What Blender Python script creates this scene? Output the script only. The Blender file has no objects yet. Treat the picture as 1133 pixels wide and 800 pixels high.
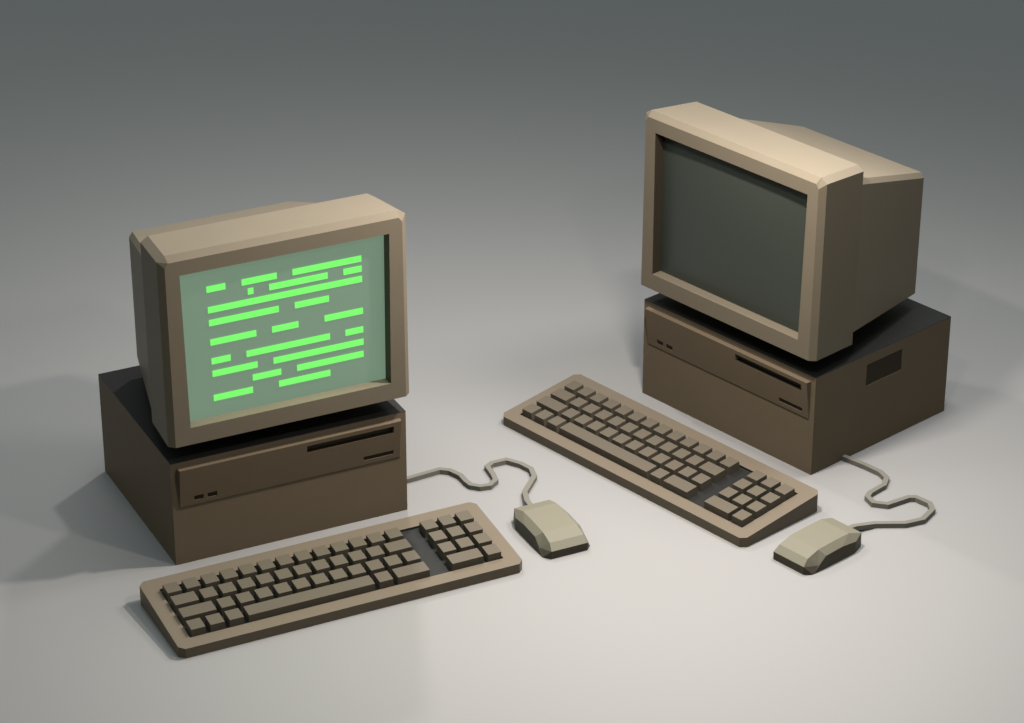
import bpy, bmesh, math
from mathutils import Vector, Matrix

SC = bpy.context.scene
COL = SC.collection

# ------------------------------------------------------------------ camera
cd = bpy.data.cameras.new('camera')
cam = bpy.data.objects.new('camera', cd); COL.objects.link(cam)
cam.location = (0, 0, 2.3946)
cam.rotation_euler = (math.pi/2 - 0.4723, 0, 0)
cd.sensor_fit = 'HORIZONTAL'; cd.sensor_width = 36.0
cd.lens = 3250.87/1133*36.0
cd.clip_start = 0.1; cd.clip_end = 200
SC.camera = cam

# ------------------------------------------------------------------ world and lamps
w = bpy.data.worlds.new('World'); SC.world = w; w.use_nodes = True
bg = w.node_tree.nodes['Background']
# dim studio ambience: bluish overhead, faint warm grey towards the horizon
_nt = w.node_tree
_tc = _nt.nodes.new('ShaderNodeTexCoord'); _sp = _nt.nodes.new('ShaderNodeSeparateXYZ')
_nt.links.new(_tc.outputs['Generated'], _sp.inputs[0])
_rp = _nt.nodes.new('ShaderNodeValToRGB')
_rp.color_ramp.elements[0].position = 0.0; _rp.color_ramp.elements[0].color = (0.050, 0.035, 0.012, 1)
_rp.color_ramp.elements[1].position = 1.0; _rp.color_ramp.elements[1].color = (0.150, 0.190, 0.205, 1)
_nt.links.new(_sp.outputs['Z'], _rp.inputs['Fac']); _nt.links.new(_rp.outputs['Color'], bg.inputs[0])
bg.inputs[1].default_value = 1.0

def lamp(name, loc, aim, power, col, size):
    l = bpy.data.lights.new(name, 'AREA'); l.shape = 'DISK'; l.size = size; l.energy = power; l.color = col
    o = bpy.data.objects.new(name, l); COL.objects.link(o); o.location = loc
    o.rotation_euler = (Vector(aim)-Vector(loc)).to_track_quat('-Z', 'Y').to_euler()
    return o
lamp('overhead_lamp', (0.24, 4.09, 1.05), (0.16, 3.61, 0), 5.1, (1.0, 0.915, 0.825), 0.07)
lamp('front_lamp', (0.36, 3.49, 1.18), (-0.5, 4.0, 0), 1.7, (1.0, 0.92, 0.85), 0.08)
lamp('back_lamp', (-0.235, 5.06, 1.34), (-0.35, 4.0, 0), 3.0, (1.0, 0.97, 0.95), 0.08)
lamp('side_lamp', (0.68, 4.42, 1.20), (0.5, 3.7, 0), 4.1, (1.0, 0.98, 0.97), 0.34)
lamp('left_fill', (-0.50, 4.22, 1.30), (-0.50, 3.9, 0), 1.5, (1.0, 0.99, 0.98), 0.45)  # added fill light above the left computer, standing for no known source

SC.view_settings.view_transform = 'Standard'
SC.view_settings.look = 'None'
SC.view_settings.exposure = 0.0
SC.view_settings.gamma = 1.0

SC.render.engine = 'CYCLES'
SC.cycles.diffuse_bounces = 0
SC.cycles.glossy_bounces = 1
SC.cycles.pixel_filter_width = 1.9      # the photograph's slight softness

# ------------------------------------------------------------------ materials
def mat(name, col, rough=0.5, spec=0.5, var=0.02, scale=14.0, bump=0.03, emit=None, estr=0.0):
    m = bpy.data.materials.new(name); m.use_nodes = True
    nt = m.node_tree; b = nt.nodes['Principled BSDF']
    tc = nt.nodes.new('ShaderNodeTexCoord')
    n = nt.nodes.new('ShaderNodeTexNoise'); n.inputs['Scale'].default_value = scale; n.inputs['Detail'].default_value = 4
    nt.links.new(tc.outputs['Object'], n.inputs['Vector'])
    r = nt.nodes.new('ShaderNodeValToRGB')
    lo = [c*(1-var) for c in col]; hi = [min(1, c*(1+var)) for c in col]
    r.color_ramp.elements[0].position = 0.3; r.color_ramp.elements[0].color = (*lo, 1)
    r.color_ramp.elements[1].position = 0.7; r.color_ramp.elements[1].color = (*hi, 1)
    nt.links.new(n.outputs['Fac'], r.inputs['Fac'])
    nt.links.new(r.outputs['Color'], b.inputs['Base Color'])
    b.inputs['Roughness'].default_value = rough
    b.inputs['Specular IOR Level'].default_value = spec
    if bump:
        n2 = nt.nodes.new('ShaderNodeTexNoise'); n2.inputs['Scale'].default_value = 900; n2.inputs['Detail'].default_value = 2
        nt.links.new(tc.outputs['Object'], n2.inputs['Vector'])
        bp = nt.nodes.new('ShaderNodeBump'); bp.inputs['Strength'].default_value = bump; bp.inputs['Distance'].default_value = 0.001
        nt.links.new(n2.outputs['Fac'], bp.inputs['Height']); nt.links.new(bp.outputs['Normal'], b.inputs['Normal'])
    if emit:
        b.inputs['Emission Color'].default_value = (*emit, 1); b.inputs['Emission Strength'].default_value = estr
    return m

M_floor = mat('pale_floor', (0.805, 0.782, 0.765), 0.5, 0.5, 0.0, 3, 0)
M_beige = mat('beige_plastic', (0.47, 0.38, 0.28), 0.5, 0.3)
M_case = mat('case_plastic', (0.43, 0.33, 0.225), 0.5, 0.15)
M_mon = mat('monitor_plastic', (0.505, 0.425, 0.315), 0.45, 0.12)
M_inner_side = mat('screen_surround_plastic', (0.13, 0.105, 0.075), 0.6, 0.3)
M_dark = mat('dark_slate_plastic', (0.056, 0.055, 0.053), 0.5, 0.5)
M_slot = mat('slot_brown', (0.32, 0.25, 0.175), 0.5, 0.2)
M_led_slot = mat('indicator_and_slot_shade', (0.045, 0.038, 0.028), 0.5, 0.2)  # unlit indicators and small slot; also the shade painted on the drive slot's floor
M_vent = mat('vent_brown', (0.10, 0.08, 0.055), 0.5, 0.1)
M_key = mat('key_plastic', (0.345, 0.288, 0.216), 0.5, 0.35, 0.02)
M_mouse = mat('mouse_shell_plastic', (0.54, 0.50, 0.375), 0.5, 0.5, 0.015)
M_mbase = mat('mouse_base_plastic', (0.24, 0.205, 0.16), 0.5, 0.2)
M_cable = mat('cable_rubber', (0.52, 0.49, 0.42), 0.5, 0.5)
M_glass_off = mat('dead_screen_glass', (0.118, 0.142, 0.120), 0.40, 0.55, 0.0, 5, 0)
M_glass_on = mat('glowing_screen_glass', (0.105, 0.130, 0.110), 0.45, 0.5, 0.0, 5, 0, (0.150, 0.232, 0.160), 1.0)
M_text = mat('phosphor_green', (0.05, 0.3, 0.05), 0.6, 0.2, 0.0, 5, 0, (0.215, 1.0, 0.17), 0.95)

# ------------------------------------------------------------------ helpers
def mesh_obj(name, verts, faces, m, parent=None, fix=True):
    me = bpy.data.meshes.new(name)
    me.from_pydata([tuple(v) for v in verts], [], faces)
    bm = bmesh.new(); bm.from_mesh(me)
    bmesh.ops.remove_doubles(bm, verts=bm.verts, dist=1e-6)
    if fix: bmesh.ops.recalc_face_normals(bm, faces=bm.faces)
    bm.to_mesh(me); bm.free()
    me.materials.append(m)
    o = bpy.data.objects.new(name, me); COL.objects.link(o)
    if parent: o.parent = parent
    return o

class MB:
    def __init__(s): s.v = []; s.f = []
    def add(s, vs, fs):
        n = len(s.v); s.v += [tuple(v) for v in vs]; s.f += [tuple(i+n for i in f) for f in fs]
    def face(s, *vs): s.add(vs, [tuple(range(len(vs)))])
    def box(s, x0, x1, y0, y1, z0, z1):
        s.add([(x, y, z) for z in (z0, z1) for y in (y0, y1) for x in (x0, x1)],
              [(0,1,3,2),(4,5,7,6),(0,1,5,4),(2,3,7,6),(0,2,6,4),(1,3,7,5)])
    def loft(s, rings, cap0=True, cap1=True):
        n = len(rings[0]); b = len(s.v)
        for r in rings: s.v += [tuple(p) for p in r]
        for k in range(len(rings)-1):
            for i in range(n):
                j = (i+1) % n
                s.f.append((b+k*n+i, b+k*n+j, b+(k+1)*n+j, b+(k+1)*n+i))
        if cap0: s.f.append(tuple(b+i for i in range(n)))
        if cap1: s.f.append(tuple(b+(len(rings)-1)*n+i for i in range(n)))
    def pierced(s, P, a0, a1, b0, b1, holes, depth, back=True):
        """flat plate in (a,b) with rectangular pockets; P(a,b,d) gives the point at depth d behind the face"""
        A = sorted({a0, a1, *[h[0] for h in holes], *[h[1] for h in holes]})
        B = sorted({b0, b1, *[h[2] for h in holes], *[h[3] for h in holes]})
        for i in range(len(A)-1):
            for j in range(len(B)-1):
                ca, cb = (A[i]+A[i+1])/2, (B[j]+B[j+1])/2
                if any(h[0] < ca < h[1] and h[2] < cb < h[3] for h in holes): continue
                s.face(P(A[i],B[j],0), P(A[i+1],B[j],0), P(A[i+1],B[j+1],0), P(A[i],B[j+1],0))
        for h in holes:
            d = h[4] if len(h) > 4 else depth
            c = [(h[0],h[2]),(h[1],h[2]),(h[1],h[3]),(h[0],h[3])]
            for k in range(4):
                p, q = c[k], c[(k+1)%4]
                s.face(P(*p,0), P(*q,0), P(*q,d), P(*p,d))
            if back: s.face(*[P(*p,d) for p in c])
    def build(s, name, m, parent=None, fix=True): return mesh_obj(name, s.v, s.f, m, parent, fix)

def thing(name, label, cat, loc, rz, group):
    o = bpy.data.objects.new(name, None); COL.objects.link(o)
    o.empty_display_size = 0.05
    o.location = loc; o.rotation_euler = (0, 0, rz)
    o['label'] = label; o['category'] = cat; o['group'] = group
    return o

def dup(root, loc, rz, label):
    def cp(o, parent):
        c = o.copy(); COL.objects.link(c); c.parent = parent
        for ch in o.children: cp(ch, c)
        return c
    r = cp(root, None)
    r.location = loc; r.rotation_euler = (0, 0, rz); r['label'] = label
    return r

# ------------------------------------------------------------------ setting: one pale sheet
g = MB(); g.face((-30,-10,0), (30,-10,0), (30,60,0), (-30,60,0))
fl = g.build('floor', M_floor); fl['kind'] = 'structure'

# ------------------------------------------------------------------ desktop computer case
W2, D, H = 0.2, 0.3398, 0.1823
T_ = 0.0012
def make_case(label):
    t = thing('computer_case', label, 'computer', (-0.35, 4.0683, 0), 0.4561, 'desktop computer cases lying flat')
    b = MB()
    hz = H - T_
    px0, px1, pz0, pz1, pt = -0.1882, 0.1882, 0.1022, 0.1714, 0.0095
    ox0, ox1, oz1 = -0.1900, 0.1900, 0.1720
    # front with a shallow well behind the raised panel, right side with the pocket of the vent
    b.pierced(lambda a, z, d: (a, d, z), -W2, W2, 0, hz, [(px0+.006, px1-.006, pz0+.005, pz1-.004, 0.014)], 0.014)
    b.pierced(lambda a, z, d: (W2-d, a, z), 0, D, 0, hz, [(0.1265, 0.2157, 0.1228, 0.1626, 0.004)], 0.004)
    b.face((-W2,0,0), (-W2,D,0), (-W2,D,hz), (-W2,0,hz))
    b.face((-W2,D,0), (W2,D,0), (W2,D,hz), (-W2,D,hz))
    b.face((-W2,0,0), (W2,0,0), (W2,D,0), (-W2,D,0))
    b.face((-W2,0,hz), (W2,0,hz), (W2,D,hz), (-W2,D,hz))
    b.build('body', M_case, t)
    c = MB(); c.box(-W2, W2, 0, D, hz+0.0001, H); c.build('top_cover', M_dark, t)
    # raised front panel
    p = MB()
    slots = [(0.0253, 0.1755, 0.1516, 0.1640, 0.0115), (0.1237, 0.1759, 0.1106, 0.1182, 0.003)]
    leds = [(-0.1647, -0.1491, 0.1106, 0.1188, 0.004), (-0.1424, -0.1265, 0.1105, 0.1186, 0.004)]
    ptb = 0.0014                                 # the panel is a wedge: proud at the top, almost flush below
    yw = lambda z: -(ptb + (pt-ptb)*(z-pz0)/(pz1-pz0))
    p.pierced(lambda a, z, d: (a, yw(z)+d, z), px0, px1, pz0, pz1, slots+leds, 0.01)
    O_ = [(ox0,.0004,pz0-.0010), (ox1,.0004,pz0-.0010), (ox1,.0004,oz1), (ox0,.0004,oz1)]
    I_ = [(px0,yw(pz0),pz0), (px1,yw(pz0),pz0), (px1,yw(pz1),pz1), (px0,yw(pz1),pz1)]
    for k in range(4):
        j = (k+1)%4; p.face(O_[k], O_[j], I_[j], I_[k])
    fp = p.build('front_panel', M_case, t)
    e = .0003
    s = slots[0]; yb = yw(s[3]) + s[4] - e        # deep drive slot: brown rear wall, floor's shade painted as dark colour
    q = MB(); q.face((s[0]+e, yb, s[2]+e), (s[1]-e, yb, s[2]+e), (s[1]-e, yb, s[3]-e), (s[0]+e, yb, s[3]-e))
    q.build('disk_slot', M_slot, fp, fix=False)
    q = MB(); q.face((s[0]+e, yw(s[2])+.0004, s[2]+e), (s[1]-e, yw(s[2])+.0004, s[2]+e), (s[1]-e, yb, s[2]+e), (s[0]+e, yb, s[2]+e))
    q.build('slot_floor_shade', M_led_slot, fp, fix=False)
    s = slots[1]
    q = MB(); q.box(s[0]+e, s[1]-e, yw(s[2])+.0009, yw(s[3])+s[4]-e, s[2]+e, s[3]-e)
    q.build('disk_slot', M_led_slot, fp)
    for s in leds:
        q = MB(); e = .0003
        q.box(s[0]+e, s[1]-e, yw(s[2])+.0008, yw(s[3])+s[4]-e, s[2]+e, s[3]-e)
        q.build('indicator_light', M_led_slot, fp)
    v = MB(); v.box(W2-.0038, W2-.0008, 0.1268, 0.2154, 0.1231, 0.1623); v.build('side_vent', M_vent, t)
    return t

# ------------------------------------------------------------------ monitor
TILT = 0.0103; MX = 0.0003
def mt(x, y, z):
    z -= .2
    return (MX+x, y*math.cos(TILT)+z*math.sin(TILT), .2+z*math.cos(TILT)-y*math.sin(TILT)-H)
MW, MW2, MC, CT = .2038, .1947, .0080, .0128
MF, MF2, F1X = .0093, .0167, .0150
MY, MZ0, MZT, MBK, MZB, MZTB = -.0153, .2169, .5375, .0912, .2120, .5297
RW, RWB, RC, RY = .1945, .1411, .0085, .3109
RZ0, RZ1, RZT, RZTB = .2342, .2176, .5074, .4400
OW, OW1, OZ0, OZ1, OD = .1689, .1722, .2458, .5044, .020
BULGE = .0085
def glass(u, v):          # u, v in -1..1 ; returns local point on the slightly domed tube face
    cx = (OW+(OW1-OW)*(v+1)/2)*u; z = OZ0+(OZ1-OZ0)*(v+1)/2
    return cx, MY+OD+.0005 - BULGE*(1-abs(u)**2.5)*(1-abs(v)**2.5), z
def make_monitor(label):
    t = thing('monitor', label, 'monitor', (-0.35, 4.0683, H), 0.4561, 'boxy tube monitors on the computer cases')
    b = MB()
    def ring(w, c1, z0, zt, c2, y):   # bl, br, side r, top r, top l, side l
        return [mt(-w,y,z0), mt(w,y,z0), mt(w,y,zt-c2), mt(w-c1,y,zt), mt(-w+c1,y,zt), mt(-w,y,zt-c2)]
    # front face ring (inside the chamfer)
    yf = MY
    r0 = [mt(-MW+MF,yf,MZ0), mt(MW-MF,yf,MZ0), mt(MW-MF,yf,MZT-MF2), mt(MW-F1X,yf,MZT-MF), mt(-MW+F1X,yf,MZT-MF), mt(-MW+MF,yf,MZT-MF2)]
    r1 = ring(MW, CT, MZ0, MZT, MC, MY+MF)
    r2 = ring(MW2, CT, MZB, MZTB, MC, MBK)
    b.loft([r0, r1, r2], cap0=False, cap1=True)
    o = [mt(-OW,yf,OZ0), mt(OW,yf,OZ0), mt(OW1,yf,OZ1), mt(-OW1,yf,OZ1)]
    b.face(r0[0], r0[1], o[1], o[0])
    b.face(r0[1], r0[2], r0[3], o[2], o[1])
    b.face(r0[3], r0[4], o[3], o[2])
    b.face(r0[4], r0[5], r0[0], o[0], o[3])
    yi = MY+OD+.004
    i = [mt(-OW,yi,OZ0), mt(OW,yi,OZ0), mt(OW1,yi,OZ1), mt(-OW1,yi,OZ1)]
    for k in range(4):
        j = (k+1) % 4
        b.face(o[k], o[j], i[j], i[k])
    b.face(*i)
    b.build('bezel', M_mon, t)
    for sx in (-1, 1):  # dark brown strips added over the opening's two side walls
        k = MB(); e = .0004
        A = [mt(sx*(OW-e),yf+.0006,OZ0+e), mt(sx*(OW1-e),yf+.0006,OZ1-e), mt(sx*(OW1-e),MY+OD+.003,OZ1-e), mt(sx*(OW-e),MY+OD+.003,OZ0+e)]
        k.face(*A); k.build('screen_inner_side', M_inner_side, t, fix=False)
    h = MB()
    c = .0061
    def rr(w, z0, zt, y): return [mt(-w,y,z0), mt(w,y,z0), mt(w,y,zt-RC), mt(w-c,y,zt), mt(-w+c,y,zt), mt(-w,y,zt-RC)]
    h.loft([rr(RW, RZ0, RZT, MBK+.0003), rr(RWB, RZ1, RZTB, RY)])
    h.build('rear_housing', M_mon, t)
    s = MB(); NX, NY = 8, 6
    for a in range(NX):
        for q in range(NY):
            U = [-1+2*a/NX, -1+2*(a+1)/NX]; V = [-1+2*q/NY, -1+2*(q+1)/NY]
            s.face(*[mt(*glass(u, v)) for u, v in ((U[0],V[0]),(U[1],V[0]),(U[1],V[1]),(U[0],V[1]))])
    sc = s.build('screen', M_glass_off, t, fix=False)
    for pl in sc.data.polygons: pl.use_smooth = True
    n = MB()
    def disc(r, y, z, k=16): return [(MX+r*math.cos(2*math.pi*i/k), y+r*.8*math.sin(2*math.pi*i/k), z) for i in range(k)]
    n.loft([disc(.085, .175, 0), disc(.085, .175, .008), disc(.055, .175, .014), disc(.055, .175, .052)])
    n.build('swivel_base', M_mon, t)
    return t, sc

# the lit screen's rows of green code, as flat marks lying on the glass
TEXT = [(.4632, [(-.1235,-.0930),(-.0663,-.0090),(.0173,.1322)]),
        (.4460, [(-.0570,-.0480),(-.0218,.0750),(.1017,.1322)]),
        (.4284, [(-.1228,.1323)]),
        (.4065, [(-.1222,-.0080),(.0189,.0757)]),
        (.3735, [(-.1218,-.0466),(-.0203,.0234),(.0674,.1322)]),
        (.3413, [(-.1216,-.0905),(-.0640,.0752),(.1017,.1318)]),
        (.3198, [(-.1212,-.0469),(-.0202,.1316)]),
        (.2986, [(-.0557,-.0085),(.0185,.1311)]),
        (.2780, [(-.1214,-.0566),(-.0127,.0737)])]
def screen_text(parent):
    b = MB()
    def P(x, z):
        v = (z-OZ0)/(OZ1-OZ0)*2-1; u = x/(OW+(OW1-OW)*(v+1)/2)
        _, y, _ = glass(u, v)
        d = y-(MY+OD)                            # bars measured on the flat tube plane, moved onto the dome
        return (x+.388*d, y, z-.529*d)
    for z, runs in TEXT:
        z += -.0002
        for x0, x1 in runs:
            n = max(1, int((x1-x0)/.02)); hh = .0051
            for k in range(n):
                a, c = x0+(x1-x0)*k/n, x0+(x1-x0)*(k+1)/n
                q = [P(a,z-hh), P(c,z-hh), P(c,z+hh), P(a,z+hh)]
                f = [mt(x, y-.0014, zz) for x, y, zz in q]; r = [mt(x, y-.0002, zz) for x, y, zz in q]
                b.face(*f)
                b.face(f[0], f[1], r[1], r[0]); b.face(f[3], f[2], r[2], r[3])
                if k == 0: b.face(f[0], f[3], r[3], r[0])
                if k == n-1: b.face(f[1], f[2], r[2], r[1])
    return b.build('screen_text', M_text, parent, fix=False)

# ------------------------------------------------------------------ keyboard
KW, KD, KF, KB, KC = .5742, .1833, .0167, .0341, .0087
WX0, WX1, WY0, WY1 = .0248, .5488, .0236, .1550
SL = (KB-KF)/KD
def kz(y, d=0): return KF+SL*y+d
def make_keyboard(label):
    t = thing('keyboard', label, 'keyboard', (-0.4951, 3.7071, 0), 0.4585, 'keyboards in front of the computers')
    b = MB()
    out = [(KC,0),(KW-KC,0),(KW,KC),(KW,KD-KC),(KW-KC,KD),(KC,KD),(0,KD-KC),(0,KC)]
    top = [(x,y,kz(y)) for x,y in out]; bot = [(x,y,0.0) for x,y in out]
    for i in range(8):
        j = (i+1)%8; b.face(bot[i], bot[j], top[j], top[i])
    b.face(*bot)
    w = [(WX0,WY0),(WX1,WY0),(WX1,WY1),(WX0,WY1)]
    wt = [(x,y,kz(y)) for x,y in w]; wb = [(x,y,kz(y,-.0035)) for x,y in w]
    b.face(top[0], top[1], wt[1], wt[0]); b.face(top[1], top[2], wt[1]); b.face(top[2], top[3], wt[2], wt[1])
    b.face(top[3], top[4], wt[2]); b.face(top[4], top[5], wt[3], wt[2]); b.face(top[5], top[6], wt[3])
    b.face(top[6], top[7], wt[0], wt[3]); b.face(top[7], top[0], wt[0])
    sh = b.build('shell', M_beige, t)
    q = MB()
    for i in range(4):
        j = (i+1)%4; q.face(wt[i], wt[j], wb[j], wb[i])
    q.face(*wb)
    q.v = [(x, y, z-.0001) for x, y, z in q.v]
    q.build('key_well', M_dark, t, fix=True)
    U = .03095
    X0, XN = .0243, .4575
    rows = {3: [1]*13, 2: [1.5]+[1]*10+[1.5], 1: [2]+[1]*11, 0: [1]*3+[7]+[1]+[2]}
    npad = {3: [1,1,1], 2: [1,1,1], 1: [1,1,1], 0: [2,1]}
    protos = {}
    def key(x0, n, r):
        if n not in protos:
            k = MB(); wt_, wb_ = n*U/2-.0042, n*U/2-.0037
            def R(wx, wy, z): return [(-wx,-wy,z),(wx,-wy,z),(wx,wy,z),(-wx,wy,z)]
            k.loft([R(wb_, .0126, 0), R(wt_, .0120, .0143)])
            o = k.build('space_bar' if n == 7 else 'key', M_key, t)
            protos[n] = o
        else:
            o = protos[n].copy(); COL.objects.link(o); o.parent = t
        y = .0392+.0331*r
        o.location = (x0+n*U/2, y, kz(y, -.0033)); o.rotation_euler = (math.atan(SL), 0, 0)
    for r in (3, 2, 1, 0):
        x = X0
        for n in rows[r]: key(x, n, r); x += n*U
        x = XN
        for n in npad[r]: key(x, n, r); x += n*U
    return t

# ------------------------------------------------------------------ mouse and its cable
def make_mouse(label, loc, rz, path):
    t = thing('mouse', label, 'mouse', loc, rz, 'mice wired to the computers')
    XC, YC = .3719, -.178                       # the mouse's own centre in the case's frame
    P = {'P0':(.0318,-.1093,.0235),'P1':(.0299,-.1380,.0327),'P2':(.0299,-.1708,.0327),'P3':(.0300,-.2095,.0311),
         'P4':(.0301,-.2334,.0241),'P5':(.0323,-.2444,.0142),'Q1':(.0404,-.1315,.0195),'Q2':(.0403,-.1626,.0228),
         'Q3':(.0403,-.2014,.0213),'Q4':(.0403,-.2190,.0102),'B0':(.0346,-.1118,0),'B1':(.0425,-.1358,0),
         'B4':(.0425,-.2328,0),'B5':(.0321,-.2441,0)}
    def p(n, s): x, y, z = P[n]; return (s*x, y-YC, z)
    b = MB()
    for a, c in (('P0','P1'),('P1','P2'),('P2','P3'),('P3','P4'),('P4','P5')):
        b.face(p(a,-1), p(a,1), p(c,1), p(c,-1))
    for s in (-1, 1):
        b.face(p('P0',s), p('Q1',s), p('P1',s)); b.face(p('P1',s), p('Q1',s), p('Q2',s), p('P2',s))
        b.face(p('P2',s), p('Q2',s), p('Q3',s), p('P3',s)); b.face(p('P3',s), p('Q3',s), p('Q4',s), p('P4',s))
        b.face(p('P4',s), p('Q4',s), p('P5',s))
    sh = b.build('shell', M_mouse, t)
    m = MB()
    for s in (-1, 1):
        m.face(p('B0',s), p('B1',s), p('Q1',s), p('P0',s))
        m.face(p('B1',s), p('B4',s), p('Q4',s), p('Q3',s), p('Q2',s), p('Q1',s))
        m.face(p('B4',s), p('B5',s), p('P5',s), p('Q4',s))
    m.face(p('B0',-1), p('B0',1), p('P0',1), p('P0',-1)); m.face(p('B5',-1), p('B5',1), p('P5',1), p('P5',-1))
    m.face(*[p(n,-1) for n in ('B0','B1','B4','B5')], *[p(n,1) for n in ('B5','B4','B1','B0')])
    m.build('base', M_mbase, t)
    # cable: square-section lead lying on the floor
    pts = [Vector((x-XC, y-YC, z)) for x, y, z in path]
    c = MB(); rings = []
    for i, q in enumerate(pts):
        d0 = (pts[i]-pts[i-1]).normalized() if i else None
        d1 = (pts[i+1]-pts[i]).normalized() if i < len(pts)-1 else None
        d = ((d0 or d1)+(d1 or d0)).normalized()
        side = d.cross(Vector((0,0,1))).normalized(); up = side.cross(d)
        k = 1.0
        if d0 and d1: k = 1/max(.75, d.dot(d1))
        rings.append([q + side*(.0044*k*e) + up*(.0041*f) for e, f in ((-1,-1),(1,-1),(1,1),(-1,1))])
    c.loft(rings)
    c.build('cable', M_cable, t)
    return t

# ------------------------------------------------------------------ place everything
aL, aR = 0.4561, -0.8334
LL, LR = Vector((-0.35, 4.0683, 0)), Vector((0.3633, 4.4191, 0))
case = make_case('flat beige desktop computer case standing under the monitor with the lit green screen')
dup(case, LR, aR, 'flat beige desktop computer case with a side vent, under the dark blank monitor')
mon_r, scr = make_monitor('beige tube monitor with a dark blank screen, on the case with a side vent')
mon_l = dup(mon_r, LL + Vector((0,0,H)), aL, 'beige tube monitor showing bright green lines of code on its lit screen')
mon_r.location = LR + Vector((0,0,H)); mon_r.rotation_euler = (0, 0, aR)
scr_l = [c for c in mon_l.children if c.name.startswith('screen')][0]
scr_l.data = scr.data.copy(); scr_l.data.materials.clear(); scr_l.data.materials.append(M_glass_on)
scr_l['label'] = 'lit pale green screen with bright green lines'
scr['label'] = 'dark switched-off screen'
screen_text(scr_l)

kb = make_keyboard('beige keyboard lying in front of the computer with the lit green screen')
dup(kb, (-0.0206, 4.4536, 0), -0.8276, 'beige keyboard lying in front of the computer with the dark blank screen')

def world_off(base, a, x, y): return base + Vector((x*math.cos(a)-y*math.sin(a), x*math.sin(a)+y*math.cos(a), 0))
CL = [(.1995,.082),(.2379,.0835),(.2984,.0883),(.3125,.0777),(.3215,.0543),(.3211,.0307),(.323,.0175),(.3343,.0064),(.3504,.0033),(.3668,.0143),(.3713,.0332),
      (.3743,.0620),(.3867,.0694),(.4133,.0692),(.4289,.0462),(.4364,.0224),(.4303,-.0018),(.3922,-.0428),(.3794,-.0775)]
CR = [(.1995,.081),(.2436,.0852),(.2782,.0857),(.2983,.0783),(.3111,.0571),(.3131,.0200),(.3190,.0073),(.3383,.0001),(.3576,.0128),(.3656,.0560),
      (.3733,.0646),(.4022,.0661),(.4183,.0539),(.4282,.0182),(.4173,-.0124),(.3852,-.0486),(.3732,-.0860)]
DX = .0048
pathL = [(x, y, .0042) for x, y in CL[:-1]] + [(CL[-1][0], CL[-1][1], .0085), (.3738, -.1115, .0115)]
pathR = [(x-DX, y, .0042) for x, y in CR[:-1]] + [(CR[-1][0]-DX, CR[-1][1], .0085), (.3695, -.1115, .0115)]
make_mouse('beige mouse beside the keyboard of the computer with the lit green screen', world_off(LL, aL, .3719, -.178), aL, pathL)
make_mouse('beige mouse beside the keyboard of the computer with the dark blank screen', world_off(LR, aR, .3719+DX, -.1788), aR, pathR)
